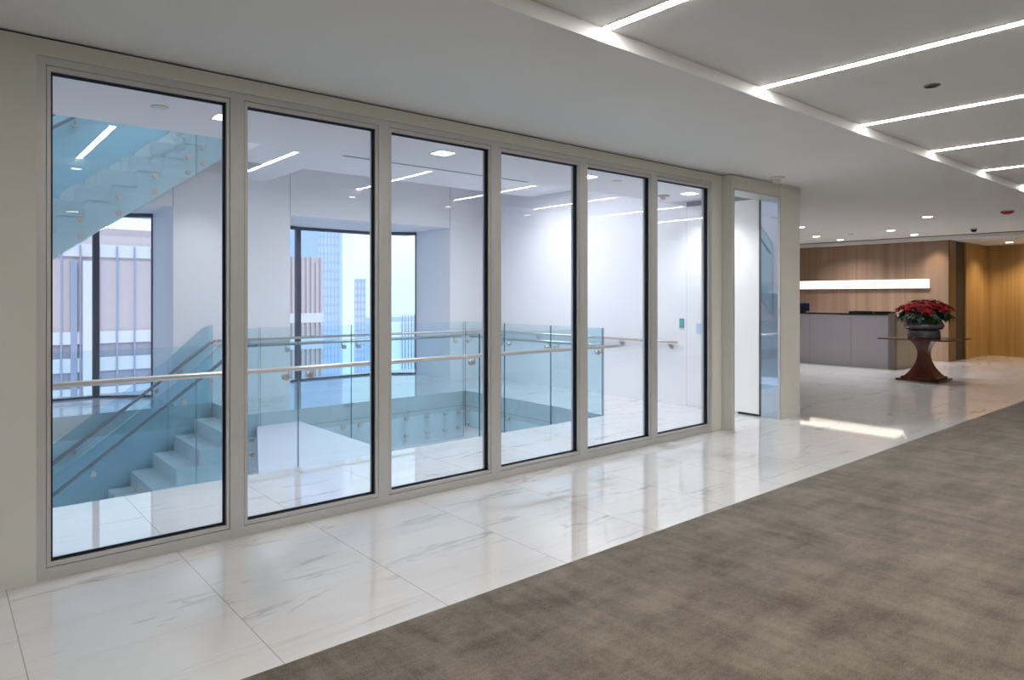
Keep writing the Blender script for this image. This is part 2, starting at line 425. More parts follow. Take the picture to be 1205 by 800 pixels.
# ------------------------------------------------------------------ doorway at the end of the screen
d = struct_empty('door_1', (0, 6.822, 0))
m = MB(); m.box(-0.14, PX+0.004, 0, 0.026, 0, 2.715); m.box(0.095, PX+0.004, 1.024, 1.046, 0, 2.715); m.box(-0.14, PX+0.004, 0.026, 1.024, 2.69, 2.715)
m.build('door_frame', M['alu'], d)
d = door2 = struct_empty('door_2', (0, EY, 0))                                          # wide white leaf in the end wall
MB().box(-1.215, -0.15, -0.012, 0.03, 0.03, 2.715).build('door_leaf', M['white_gloss'], d)
MB().box(-1.215, -0.14, 0.002, 0.03, 0.002, 0.03).build('bottom_gap', M['dark'], d)
MB().box(-1.215, -0.15, -0.004, 0.03, 2.715, 2.785).build('head_gap', M['greyslot'], d)
MB().box(-1.226, -1.216, -0.001, 0.03, 0, 2.785).build('edge_gap', M['greyslot'], d)
MB().box(-0.148, -0.132, -0.01, 0.03, 0.02, 2.76).build('edge_strip', M['alu_d'], d)
struct(MB().box(-0.128, 0.094, EY, EY+0.012, 0.0, 2.69).build('window_9', M['mirror']))    # polished glass return in the doorway

# ------------------------------------------------------------------ stairwell shell
def awall(name, *a): return struct(MB().box(*a).build(name, M['white']))
awall('wall_stairwell_end', WX-2.0, -0.45, EY, 8.345, -4.1, 6.9)
awall('wall_stairwell_door', -0.45, -0.14, EY, 8.345, 2.80, 3.2)
awall('wall_stairwell_return', -0.45, -0.14, EY+0.035, 8.345, 0, 2.8)
awall('wall_stairwell_start', -7.75, VF+0.1, -3.1, -3.0, -4.1, 6.9)
# outer wall with two tall bay openings
BAYS = (-0.46, 4.14); BW = 2.96
b = MB()
segs = [(-3.0, BAYS[0]), (BAYS[0]+BW, BAYS[1]), (BAYS[1]+BW, EY)]
for a, c in segs: b.box(WX-0.3, WX, a, c, 0, 2.73)
b.box(WX-0.3, WX, -3.0, EY, 2.73, 6.9)
b.box(WX-0.3, WX, -3.0, EY, -4.1, -0.3)
struct(b.build('wall_outer', M['white']))
b = MB()
for y in (BAYS[0]+BW, BAYS[1], BAYS[1]+BW): b.box(WX, WX+0.002, y-0.004, y+0.004, 2.73, 6.0)
struct(b.build('trim_7', M['greyslot']))
# bay side cheeks and soffits
b = MB()
for y in BAYS:
    for q in (y-0.25, y+BW): b.box(-6.9 if q > y else -7.6, WX-0.3, q, q+0.25, 0, 2.73)
struct(b.build('wall_bay_cheeks', M['white']))
b = MB()
for y in BAYS: b.box(-7.75, WX-0.3, y-0.3, y+BW+0.3, 2.73, 2.9)
struct(b.build('ceiling_bay', M['ceil_a']))
# fascias of the void, stair-side wall below the floor
b = MB()
b.box(VB-0.06, VB, 3.2, VR+0.06, -1.7, -0.3); b.box(VB, VF, VR, VR+0.06, -1.7, -0.3)
b.box(VF, VF+0.06, -3.0, VR, -4.1, -0.3); b.box(-4.5, VF, VR+0.06, VR+0.1, -4.1, -1.7); 
struct(b.build('trim_8', M['white']))
b = MB()
b.box(VB-0.0005, VB+0.0012, 3.2, VR, -0.23, -0.222); b.box(VB, VF, VR-0.0012, VR, -0.23, -0.222)
struct(b.build('trim_9', M['greyslot']))
struct(MB().box(-7.75, VF, -3.0, 8.35, -4.3, -4.1).build('floor_lower', M['stone']))
# bridge slab across the void below floor level and its twin on the storey above
b = MB()
for z in (-0.16,):
    b.prism([(VB, 3.16), (VF, 2.11), (VF, 3.74), (VB, 3.72)], 2, z-0.6, z)
struct(b.build('floor_bridge', M['bridge']))
b = MB()
b.box(-1.5, -0.14, -3.0, EY, AZ, AZ+0.4); 
struct(b.build('ceiling_stairwell', M['ceil_a']))
b = MB(); b.box(-4.4, -1.5, 2.8, EY, 3.2, UP)
struct(b.build('ceiling_bridge', M['ceil_a']))
b = MB(); b.box(WX, -4.4, 3.27, 3.77, 3.2, UP); b.box(WX, -4.4, 3.77, EY, 3.75, UP)
struct(b.build('ceiling_gallery', M['ceil_a']))
struct(MB().box(-1.5, -1.4, -3.0, EY, AZ+0.4, 6.9).build('wall_stairwell_upper', M['white']))
struct(MB().box(-7.75, -1.4, -3.1, 8.345, 6.9, 7.0).build('ceiling_upper', M['ceil_a']))
struct(MB().box(-1.495, -1.46, 2.89, 5.17, AZ-0.004, AZ+0.0).build('trim_10', M['greyslot']))

# ------------------------------------------------------------------ bay windows
def bay_window(idx, y0):
    w = struct_empty('window_%d' % idx, (0, y0, 0))
    P = [(-6.92, -0.02), (-7.36, 0.80), (-7.36, 2.30), (-6.90, BW+0.02)]
    fr = MB(); gl = MB()
    for (xa, ya), (xb, yb) in zip(P[:-1], P[1:]):
        dx, dy = xb-xa, yb-ya; L = math.hypot(dx, dy); ux, uy = dx/L, dy/L; nx, ny = -uy, ux
        def bar(s0, s1, z0, z1, d0, d1, mb):
            c = [(xa+ux*s+nx*q, ya+uy*s+ny*q) for s, q in ((s0,d0),(s1,d0),(s1,d1),(s0,d1))]
            mb.quadbox([(x,y,z0) for x,y in c]+[(x,y,z1) for x,y in c])
        bar(0, L, 0.0, 0.028, -0.03, 0.03, fr); bar(0, L, 2.675, 2.73, -0.04, 0.04, fr)
        bar(-0.0, 0.03, 0.028, 2.675, -0.03, 0.03, fr); bar(L-0.03, L, 0.028, 2.675, -0.03, 0.03, fr)
        bar(0.027, L-0.027, 0.02, 2.68, -0.006, 0.006, gl)
    for x, y in P[1:-1]: fr.box(x-0.042, x+0.042, y-0.042, y+0.042, 0.0, 2.73)
    fr.build('window_frame', M['win_frame'], w); gl.build('glass_pane', M['wglass'], w)
bay_window(7, BAYS[0]); bay_window(8, BAYS[1])

# ------------------------------------------------------------------ staircases
RUN, RISE, TOPY = 0.26, 0.194, 3.006
SX0, SX1 = -5.66, -4.50
def nos(y, top): return top-(TOPY-y)*RISE/RUN        # nosing line height
def staircase(top, label, x0=SX0, x1=SX1):
    t = thing('staircase', label, 'staircase', (0, TOPY, top))
    for k in range(1, 12):
        y, z = -RUN*k, -RISE*k
        MB().prism([(y, z), (y+RUN, z), (y+RUN, z-0.17), (y+0.10, z-0.17), (y+0.10, z-RISE-0.17), (y, z-RISE-0.17)], 0, x0, x1).build('step', M['stone'], t)
    q = lambda y, o: y*RISE/RUN+o
    ya, yb = -RUN*11+0.12, -0.005
    o = MB().prism([(ya, q(ya,-0.69)), (yb, q(yb,-0.69)), (yb, q(yb,-0.22)), (ya, q(ya,-0.22))], 0, x0+0.015, x1-0.012).build('stringer', M['white_gloss'], t)
    y, z = -RUN*12, -RISE*11-0.0
    MB().box(x0, x1, -3.0-TOPY+0.02, -RUN*11, z-0.40, z-0.194).build('landing', M['stone'], t)
    if top > 1: MB().box(x0, x1, 0, 0.25, -0.5, 0).build('landing', M['stone'], t)
    return t
staircase(0.0, 'white stone stair rising to floor level below the tall windows')
staircase(UP, 'white stone stair climbing to the floor above, stepped underside visible')

# ------------------------------------------------------------------ balustrades
TH = 0.007
PANELS, RAILS = {}, {}
def panel(t, axis, pos, poly, mat):
    m = MB(); m.prism(poly, axis, pos-TH, pos+TH, edge_mi=1); o = m.build('glass_panel', [mat, M['bedge']], t)
    PANELS.setdefault(t.name, []).append((poly[0][0], poly[2][0], o))
def panel_at(t, a):
    return min(PANELS[t.name], key=lambda q: 0 if q[0] <= a <= q[1] else min(abs(a-q[0]), abs(a-q[1])))[2]
def rect(a, c, z0, z1): return [(a, z0), (c, z0), (c, z1), (a, z1)]
def ax(axis, a, pos, z): return (pos, a, z) if axis == 0 else (a, pos, z)
def disc(t, axis, a, pos, z, side, r=0.030, name='standoff_bolt'):
    m = MB(); p0 = ax(axis, a, pos-side*0.0, z); p1 = ax(axis, a, pos+side*0.028, z)
    m.tube([p0, p1], r, 14); m.build(name, M['steel'], panel_at(t, a))
def bracket(t, axis, a, pos, z, side):
    """round clamp on the glass and a bent arm up to the rail"""
    m = MB(); m.tube([ax(axis, a, pos-side*0.02, z-0.075), ax(axis, a, pos+side*0.02, z-0.075)], 0.030, 14)
    m.tube([ax(axis, a, pos+side*0.015, z-0.075), ax(axis, a, pos+side*0.062, z-0.07), ax(axis, a, pos+side*0.065, z-0.015)], 0.008, 8)
    m.build('rail_bracket', M['steel'], RAILS[t.name])
def rail(t, pts, r=0.021, mat='steel'):
    RAILS[t.name] = MB().tube(pts, r, 14).build('handrail', M[mat], t)

# front guard, along the glazed screen
t = thing('glass_balustrade', 'long glass balustrade with pale handrail along the front edge of the stair opening', 'balustrade')
fx = VF-0.03
jn = [-1.6, 0.44, 2.46, 4.48, 6.455]
for a, c in zip(jn[:-1], jn[1:]): panel(t, 0, fx, rect(a+0.004, c-0.004, -0.55, 1.10), M['bglass'])
rail(t, [(fx+0.065, -1.6, 0.87), (fx+0.065, 6.68, 0.87)], 0.022)
for j in jn[1:]:
    for s in (-0.11, 0.11):
        if j+s < 6.45: bracket(t, 0, j+s, fx, 0.87, 1)
        if j+s < 6.45:
            for z in (-0.18, -0.40): disc(t, 0, j+s, fx, z, -1)
# end guard
t = thing('glass_balustrade', 'short glass balustrade of three panels across the end of the opening facing the white wall', 'balustrade')
ey = VR-0.012
jn = [-4.40, -3.42, -2.43, -1.486]
for a, c in zip(jn[:-1], jn[1:]): panel(t, 1, ey, rect(a+0.004, c-0.004, -0.55, 1.10), M['bglass'])
rail(t, [(-4.36, ey+0.065, 0.87), (-1.56, ey+0.065, 0.87)])
for j in jn[:-1]:
    for s in (-0.09, 0.09):
        if -4.4 < j+s < -1.5:
            bracket(t, 1, j+s, ey, 0.87, 1)
            for z in (-0.30, -0.55): disc(t, 1, j+s, ey, z-0.0 if z > -0.5 else -0.50, -1)
# back guard
t = thing('glass_balustrade', 'glass balustrade along the window side of the opening, with rows of bolts below floor level', 'balustrade')
bx = VB+0.03
jn = [3.19, 4.46, 6.40]
for a, c in zip(jn[:-1], jn[1:]): panel(t, 0, bx, rect(a+0.004, c-0.004, -0.72, 1.10), M['bglass'])
rail(t, [(bx-0.065, 3.2, 0.87), (bx-0.065, 6.40, 0.87)])
for a in (3.55, 4.35, 4.57, 6.25): bracket(t, 0, a, bx, 0.87, -1)
for a in (3.5, 3.9, 4.33, 4.59, 5.0, 5.35, 5.72, 6.05, 6.3):
    for z in (-0.32, -0.57): disc(t, 0, a, bx, z, 1)

def stair_balustrade(top, x, label, inner, ys, bolts=True, end=3.18, zflat=True):
    t = thing('glass_balustrade', label, 'balustrade')
    lo = -0.70 if bolts else -0.22
    for a, c in zip(ys[:-1], ys[1:]):
        a += 0.004; c -= 0.004
        if c <= TOPY-0.15: poly = [(a, nos(a,top)+lo), (c, nos(c,top)+lo), (c, nos(c,top)+1.08), (a, nos(a,top)+1.08)]
        else:
            k = TOPY-0.10
            poly = [(a, nos(a,top)+lo), (k, nos(k,top)+lo+0.02), (c, top+lo-0.02), (c, top+1.10), (k, top+1.10-0.02), (a, nos(a,top)+1.08)]
        panel(t, 0, x, poly, M['bglass_stair'])
    rx = x+0.065*inner
    y0 = ys[0]; k = TOPY-0.12
    pts = [(rx, y0, nos(y0,top)+0.85), (rx, k, top+0.80)]
    pts += [(rx, k+0.06, top+0.85), (rx, k+0.12, top+0.87), (rx, end, top+0.87)]
    rail(t, pts, 0.021, 'steel_d')
    for a in (0.55, 1.35, 2.28, 2.58):
        if a > ys[0]: bracket(t, 0, a, x, nos(a,top)+0.85, inner)
    if bolts:
        a = 0.46
        for a in (0.48, 0.86, 1.23, 1.60, 1.97, 2.33, 2.50, 2.85, 3.08):
            for dz in (-0.43, -0.615):
                n = nos(min(a, TOPY), top)+dz+(0.11 if a > 2.95 else 0)
                disc(t, 0, a, x, n, 1)
    return t
stair_balustrade(0.0, VB+0.03, 'sloping glass balustrade with steel rail on the near side of the lower stair', -1, [-0.2, 0.42, 2.42, 3.18])
stair_balustrade(0.0, -5.70, 'sloping glass balustrade with steel rail on the window side of the lower stair', 1, [-0.2, 0.42, 2.42, 3.0], bolts=False, end=3.0)
stair_balustrade(UP, VB+0.03, 'blue tinted glass balustrade with bolt pairs on the near side of the upper stair', -1, [-0.2, 0.42, 2.42, 3.18])
stair_balustrade(UP, -5.70, 'blue tinted glass balustrade on the window side of the upper stair', 1, [-0.2, 0.42, 2.42, 3.0], bolts=False, end=3.0)

# rail along the windows and the end wall
t = thing('wall_handrail', 'slim steel handrail running past the windows and along the white end wall', 'handrail')
rail(t, [(-5.68, 3.05, 0.87), (-5.68, 7.70, 0.87), (-5.60, 7.78, 0.87), (-1.33, 7.78, 0.87)], 0.019)
def wall_bracket(a, along):
    m = MB()
    if along == 1:
        m.tube([(a, EY-0.002, 0.80), (a, EY-0.02, 0.80)], 0.032, 14); m.tube([(a, EY-0.015, 0.80), (a, 7.785, 0.805), (a, 7.78, 0.86)], 0.008, 8)
    else:
        m.tube([(WX+0.002, a, 0.80), (WX+0.02, a, 0.80)], 0.032, 14); m.tube([(WX+0.015, a, 0.80), (-5.685, a, 0.805), (-5.68, a, 0.86)], 0.008, 8)
    m.build('rail_bracket', M['steel'], RAILS[t.name])
for a in (-5.2, -4.2, -3.3, -2.35, -1.47): wall_bracket(a, 1)
for a in (3.5, 7.45): wall_bracket(a, 0)

# ------------------------------------------------------------------ small fixtures
t = thing('card_reader', 'small grey card reader with a green screen beside the white door', 'card reader', (-1.30, EY, 1.13))
MB().box(-0.032, 0.032, -0.02, -0.001, -0.065, 0.065).build('body', M['reader'], t, bevel=0.004)
MB().box(-0.022, 0.022, -0.023, -0.0205, -0.03, 0.035).build('screen', M['teal'], t)
pl = MB().box(-1.06, -0.72, -0.02, -0.0125, 1.0, 1.135).build('push_plate', M['plate'], door2); pl['label'] = 'plain pale blue plate'

def downlight(loc, label, group, r=0.06, power=0, size=1.5, col=(1,0.93,0.84), square=False):
    t = thing('downlight', label, 'ceiling light', loc, group=group)
    if square:
        MB().box(-r-0.015, r+0.015, -r-0.015, r+0.015, -0.004, -0.0003).build('trim_ring', M['plastic'], t)
        MB().box(-r, r, -r, r, -0.007, -0.0042).build('lens', M['lens'], t)
    else:
        MB().lathe([(r+0.014, -0.0003), (r+0.014, -0.004), (r, -0.0055), (r-0.001, -0.0003)], 24).build('trim_ring', M['plastic'], t)
        MB().lathe([(r-0.002, -0.0056), (r-0.004, -0.008)], 24).build('lens', M['lens'], t)
    if power: spot('downlight_lamp', (loc[0], loc[1], loc[2]-0.03), power, size, 0.7, col)
    return t
G = 'square downlights in the stairwell ceiling'
labs = ['bright square downlight above the first glass pane beside its jamb', 'bright square downlight seen in the third glass pane',
        'bright square downlight seen in the fifth glass pane', 'bright square downlight by the white door, seen in the sixth glass pane']
for y, l in zip((1.63, 3.53, 5.43, 7.30), labs): downlight((-0.79, y, AZ), l, G, 0.075, 36, 2.3, (0.93,0.95,1.0), True)
G = 'downlights along the far edge of the corridor'
for k, y in enumerate((-0.45, 1.17, 2.78, 4.40, 6.01, 7.62)):
    downlight((4.16, y, CZ), 'round corridor downlight beside the tray, seen only as a spot mirrored in the glass', G, 0.05, 30, 2.2)
G = 'reception downlights'
rl = [((-3.06, 15.4), 'round downlight above the reception desk, nearest its navy box'), ((-3.12, 16.75), 'round downlight close to the oak wall over the middle of the light bar'),
      ((-1.39, 15.2), 'round downlight above the dark end of the reception desk'), ((-1.45, 16.65), 'round downlight near the oak wall over the end of the light bar'),
      ((0.0, 13.08), 'round downlight in the reception ceiling above the red poinsettia'), ((-2.27, 13.1), 'round downlight half hidden by the white end pier')]
for (x, y), l in rl: downlight((x, y, CZ), l, G, 0.075, 48 if y > 16 else (34 if x == 0.0 else 84), 2.4, (0.97,0.95,1.0))
downlight((-0.37, 19.45, 2.78), 'round downlight in the lower soffit before the honey oak wall', G, 0.075, 48, 2.3, (1,0.82,0.55))
downlight((0.15, 20.0, 2.78), 'round downlight close to the honey oak end wall', G, 0.075, 48, 2.3, (1,0.82,0.55))
spot('oak_wash_lamp', (-1.30, 17.35, 2.76), 16, 1.5, 1.0, (1,0.85,0.6), (-1.32, 17.65, 1.2))

t = thing('recessed_fitting', 'black round recessed fitting in the tray ceiling between two LED strips', 'ceiling fitting', (2.63, 5.24, TZ))
MB().lathe([(0.052, -0.0003), (0.052, -0.006), (0.044, -0.009), (0.042, -0.002)], 28).build('bezel', M['pot'], t)
MB().lathe([(0.041, -0.0015), (0.040, -0.003)], 28).build('core', M['black'], t)
t = thing('smoke_detector', 'white round smoke detector on the corridor ceiling above the doorway', 'smoke detector', (0.306, 7.43, CZ))
MB().lathe([(0.088, -0.0003), (0.09, -0.016), (0.08, -0.022)], 32).build('base_plate', M['plastic'], t)
MB().lathe([(0.048, -0.0222), (0.042, -0.04), (0.040, -0.066), (0.034, -0.074)], 28).build('sensor_head', M['plastic'], t)
t = thing('smoke_detector', 'white round detector on the stairwell ceiling seen in the sixth glass pane', 'smoke detector', (-1.12, 7.2, AZ))
MB().lathe([(0.075, -0.0003), (0.077, -0.015), (0.07, -0.02)], 32).build('base_plate', M['plastic'], t)
MB().lathe([(0.042, -0.0202), (0.038, -0.04), (0.03, -0.062)], 28).build('sensor_head', M['plastic'], t)
def ceiling_disc(x, y, label):
    t = thing('ceiling_speaker', label, 'ceiling speaker', (x, y, AZ), group='flat discs in the stairwell ceiling')
    MB().lathe([(0.058, -0.0003), (0.058, -0.004), (0.05, -0.006)], 28).build('rim', M['steel'], t)
    MB().lathe([(0.046, -0.0062), (0.044, -0.009)], 28).build('grille', M['plastic'], t)
ceiling_disc(-0.80, 1.19, 'flat round disc in the stairwell ceiling seen in the first glass pane')
ceiling_disc(-0.77, 5.89, 'flat round disc in the stairwell ceiling seen in the fifth glass pane')
t = thing('dome_camera', 'small dark dome camera on the reception ceiling beyond the table', 'camera', (-0.13, 16.0, CZ))
MB().lathe([(0.07, -0.0003), (0.07, -0.02), (0.062, -0.024)], 24).build('collar', M['plastic'], t)
MB().lathe([(0.055, -0.0242), (0.05, -0.05), (0.034, -0.072), (0.01, -0.083)], 24).build('dome', M['black'], t)
t = thing('fire_beacon', 'flat red fire alarm beacon on the ceiling', 'fire alarm', (1.13, 13.14, CZ))
MB().lathe([(0.10, -0.0003), (0.10, -0.012)], 8, smooth=False).build('base_plate', M['plastic'], t)
MB().lathe([(0.095, -0.0122), (0.09, -0.03), (0.05, -0.055)], 8, smooth=False).build('lens', M['red'], t)
t = thing('sprinkler_cover', 'tiny grey sprinkler cap in the ceiling above the reception desk', 'sprinkler', (-2.26, 15.36, CZ))
MB().lathe([(0.05, -0.0003), (0.05, -0.006), (0.03, -0.01)], 20).build('cap', M['greyslot'], t)

# ------------------------------------------------------------------ reception
struct(MB().box(-8.5, -1.07, 17.65, 18.05, 0, 2.78).build('wall_reception', M['wood']))
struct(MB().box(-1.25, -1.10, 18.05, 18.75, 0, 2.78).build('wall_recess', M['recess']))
struct(MB().box(-1.6, -1.06, 18.75, 20.5, 0, 2.78).build('wall_lobby_side', M['wood2']))
struct(MB().box(-1.06, 5.9, 20.47, 20.6, 0, 2.78).build('wall_lobby_end', M['wood2']))
struct(MB().box(-8.6, -8.5, 8.345, 18.05, 0, CZ).build('wall_reception_side', M['cream']))
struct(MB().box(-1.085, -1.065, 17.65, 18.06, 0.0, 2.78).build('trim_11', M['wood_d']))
struct(MB().box(-8.5, -0.14, 8.345, 8.37, 0, CZ).build('wall_reception_near', M['cream']))

t = thing('light_bar', 'long glowing white light bar on the oak wall behind the reception desk', 'light bar', (0, 17.65, 1.793))
MB().box(-5.2, -1.46, -0.07, -0.001, -0.108, 0.108).build('housing', M['plastic'], t)
MB().box(-5.205, -1.455, -0.085, -0.0702, -0.104, 0.104).build('diffuser', M['bar'], t)
m = MB(); x = -4.3
random.seed(3)
while x < -2.35:                                                       # faint illegible row of small letters
    w = random.choice((0.018, 0.03, 0.036)); h = random.choice((0.045, 0.045, 0.065))
    m.box(x, x+0.014, -0.0875, -0.0852, -0.078, -0.078+h)
    if random.random() < 0.6: m.box(x, x+w, -0.0875, -0.0852, -0.078, -0.071)
    if random.random() < 0.6: m.box(x, x+w, -0.0875, -0.0852, -0.04, -0.034)
    if random.random() < 0.5: m.box(x+w-0.007, x+w, -0.0875, -0.0852, -0.078, -0.033)
    x += w+(0.02 if random.random() < 0.85 else 0.09)
m.build('lettering', M['bar_text'], t)

t = thing('reception_desk', 'long grey reception desk with black top and dark end panel', 'reception desk', (0, 14.96, 0))
MB().box(-4.9, -1.352, 0.0, 0.06, 0.0, 1.11).build('front_panel', M['desk'], t)
m = MB()
for x in (-3.95, -3.0, -2.1): m.box(x-0.003, x+0.003, -0.002, 0.0005, 0.0, 1.11)
m.build('panel_joint', M['desk_d'], t)
MB().box(-1.35, -1.22, -0.01, 0.10, 0.0, 1.135).build('end_panel', M['desk_d'], t)
MB().box(-1.35, -1.235, 0.10, 1.54, 0.0, 1.07).build('return_panel', M['desk_b'], t)
MB().box(-4.9, -1.352, -0.02, 0.42, 1.11, 1.135).build('countertop', M['black'], t)
MB().box(-1.36, -1.225, 0.10, 1.56, 1.07, 1.095).build('return_top', M['desk'], t)
MB().box(-4.9, -1.352, 0.30, 0.36, 0.0, 1.11).build('back_panel', M['desk'], t)
t = thing('desk_monitor', 'small navy blue screen on the reception desk by the white pier', 'monitor', (-3.27, 15.2, 1.135))
MB().box(-0.15, 0.15, -0.02, 0.02, 0.03, 0.21).build('screen', M['navy'], t, bevel=0.01)
MB().box(-0.05, 0.05, -0.05, 0.05, 0.0, 0.03).build('foot', M['black'], t)
def tray(x0, x1, label):
    o = thing('desk_tray', label, 'tray', ((x0+x1)/2, 15.22, 1.135), group='flat black trays on the desk')
    w = (x1-x0)/2
    MB().box(-w, w, -0.13, 0.13, 0.0, 0.012).build('base', M['black'], o)
    m = MB(); m.box(-w, w, -0.13, -0.118, 0.012, 0.045); m.box(-w, w, 0.118, 0.13, 0.012, 0.045)
    m.box(-w, -w+0.012, -0.118, 0.118, 0.012, 0.045); m.box(w-0.012, w, -0.118, 0.118, 0.012, 0.045)
    m.build('rim', M['black'], o)
tray(-2.20, -1.74, 'longer flat black tray on the reception desk')
tray(-1.66, -1.36, 'shorter flat black tray at the dark end of the reception desk')

# pedestal table
TBX, TBY = -0.21, 13.54
t = thing('pedestal_table', 'dark mahogany pedestal table with square flared base and thin top', 'table', (TBX, TBY, 0))
MB().box(-0.35, 0.35, -0.35, 0.35, 0, 0.035).build('plinth', M['mahog'], t, bevel=0.006)
MB().box(-0.285, 0.285, -0.285, 0.285, 0.035, 0.075).build('plinth_step', M['mahog'], t, bevel=0.006)
prof = []
for i in range(19):
    u = i/18; z = 0.075+0.655*u
    h = 0.082+0.165*max(0, (0.62-u)/0.62)**2.1+0.105*max(0, (u-0.62)/0.38)**2.0
    prof.append((h, z))
MB().sqlathe(prof).build('pedestal', M['mahog'], t)
MB().box(-0.57, 0.57, -0.57, 0.57, 0.73, 0.752).build('tabletop', M['mahog'], t, bevel=0.005)

# poinsettia in a pewter bowl
PZ = 0.752
t = thing('potted_poinsettia', 'red poinsettia in a dark pewter bowl on the pedestal table', 'potted plant', (TBX, TBY, PZ))
MB().lathe([(0.25, 0.0), (0.26, 0.02), (0.255, 0.10), (0.262, 0.13), (0.23, 0.145)], 40).build('pot_stand', M['pot'], t)
flute = lambda a, z: 1+0.022*math.cos(18*a)
MB().lathe([(0.17, 0.146), (0.24, 0.15), (0.29, 0.17), (0.312, 0.205), (0.308, 0.24), (0.29, 0.275), (0.265, 0.31), (0.25, 0.34), (0.25, 0.365), (0.268, 0.395), (0.24, 0.39)], 72, fn=flute).build('bowl', M['pot'], t)
MB().lathe([(0.23, 0.36), (0.21, 0.375)], 24).build('soil', M['dark'], t)
def petal(m, L, W, ang, tilt, z0=0.0, curl=0.25):
    ca, sa = math.cos(ang), math.sin(ang); n = 5; prev = None
    for i in range(n+1):
        u = i/n; r = 0.008+L*u; w = W*math.sin(PI*min(1, u*0.93+0.07))**0.8*(1-0.25*u) if i < n else 0.0012
        z = z0+L*u*math.tan(tilt)-curl*L*u*u
        pts = [(r*ca-s*w*sa, r*sa+s*w*ca, z+(0.006 if s else 0)) for s in (-1, 0, 1)]
        cur = [m.bm.verts.new(p) for p in pts]
        if prev:
            for j in range(2):
                f = m.bm.faces.new([prev[j], prev[j+1], cur[j+1], cur[j]]); f.material_index = m.mi; f.smooth = True
        prev = cur
def flower_mesh(seed):
    random.seed(seed); m = MB()
    for i in range(6): petal(m, 0.125+random.uniform(-.02,.015), 0.036, i*PI/3+random.uniform(-.2,.2), random.uniform(0.0,0.25))
    for i in range(5): petal(m, 0.085, 0.026, i*2*PI/5+0.3+random.uniform(-.2,.2), random.uniform(0.35,0.6), 0.004)
    return m
f0 = flower_mesh(1).build('flower', M['bract'], t)
f1 = flower_mesh(2).build('flower', M['bract'], t)
spots = [(0,0)]+[(0.17, a*PI/3+0.2) for a in range(6)]+[(0.31, a*2*PI/11) for a in range(11)]+[(0.40, a*2*PI/9+0.25) for a in range(9)]
random.seed(11); Q = (f0, f1)
for k, (r, a) in enumerate(spots):
    if k < 2: o = Q[k]
    else:
        o = Q[k % 2].copy(); C.objects.link(o); o.parent = t
    h = 0.66-0.95*r*r+random.uniform(-0.025, 0.025)
    o.location = (r*math.cos(a), r*math.sin(a), h)
    tl = r*1.7
    o.rotation_euler = (Matrix.Rotation(a, 3, 'Z') @ Matrix.Rotation(tl, 3, 'Y') @ Matrix.Rotation(random.uniform(0, 6.28), 3, 'Z')).to_euler()
m = MB(); random.seed(5)
for k in range(270):
    a = random.uniform(0, 2*PI); r = random.uniform(0.02, 0.38)
    mm = MB(); petal(mm, random.uniform(0.12, 0.18), 0.045, 0, random.uniform(-0.45, 0.2))
    zc = 0.60-0.9*r*r-random.uniform(0.02, 0.15)
    M4 = Matrix.Translation((r*math.cos(a), r*math.sin(a), max(0.43, zc))) @ Matrix.Rotation(a+random.uniform(-.8,.8), 4, 'Z') @ Matrix.Rotation(r*1.3, 4, 'Y')
    bmesh.ops.transform(mm.bm, matrix=M4, verts=mm.bm.verts)
    me = bpy.data.meshes.new('tmp_leaf'); mm.bm.to_mesh(me); mm.bm.free(); m.bm.from_mesh(me); bpy.data.meshes.remove(me)
m.build('foliage', M['leaf'], t)
m = MB()
for k in range(12):
    a = k*PI/6; m.tube([(0.05*math.cos(a), 0.05*math.sin(a), 0.37), (0.12*math.cos(a), 0.12*math.sin(a), 0.50), (0.2*math.cos(a), 0.2*math.sin(a), 0.58)], 0.006, 6)
m.build('stems', M['leaf'], t)

# ------------------------------------------------------------------ the city outside
GZ = -45.0
def bpart(name, mat, parent): return lambda m: m.build(name, mat, parent)
# near concrete block seen in the first bay
BX = -30.0
t = thing('office_building', 'pinkish concrete office block with pale bands and blue fins outside the first tall window', 'building', (BX, 0, GZ))
g = -GZ
MB().box(-14, 0, -12, 13.0, 0, g+4.15).build('wall', M['tan'], t)
MB().box(-15, -3.2, -12, 13.2, g+4.15, g+4.75).build('roof', M['tan2'], t)
z = 3.25
for z0, z1, nm, mt in ((3.2, 3.75, 'parapet_band', 'band'), (-0.55, -0.02, 'spandrel', 'band'), (-1.75, -1.15, 'spandrel', 'band'), (-2.95, -2.45, 'spandrel', 'band'), (-4.3, -3.7, 'spandrel', 'band')):
    MB().box(0.001, 0.16, -12, 13.0, g+z0, g+z1).build(nm, M[mt], t)
for z0, z1 in ((-1.15, -0.55), (-2.45, -1.75), (-3.7, -2.95)):
    MB().box(0.001, 0.05, -12, 13.0, g+z0, g+z1).build('window_band', M['bwin'], t)
for k in range(31):
    y = -9+k*0.69
    MB().box(0.16, 0.24, y-0.03, y+0.03, g-5.0, g+3.7).build('fin', M['fin'], t)
MB().box(0.16, 0.55, 4.86, 5.2, 0, g+3.0).build('drainpipe', M['band'], t)
MB().box(0.05, 0.17, 4.45, 4.70, 0, g+3.0).build('recess', M['fin'], t)
# ribbed block in the second bay
t = thing('ribbed_building', 'brown ribbed concrete block low in the second tall window', 'building', (-50, 0, GZ))
MB().box(-12, 0, 14.5, 25.1, 0, g+4.75).build('wall', M['tan2'], t)
for k in range(26):
    y = 14.6+k*0.41
    MB().box(0.001, 0.20, y, y+0.17, 0, g+4.75 if k % 4 else g+4.3).build('rib', M['tan'], t)
MB().box(0.001, 0.25, 14.5, 25.1, g-0.7, g+0.1).build('spandrel', M['band'], t)
MB().box(0.001, 0.25, 14.5, 25.1, g-2.9, g-2.0).build('spandrel', M['band'], t)
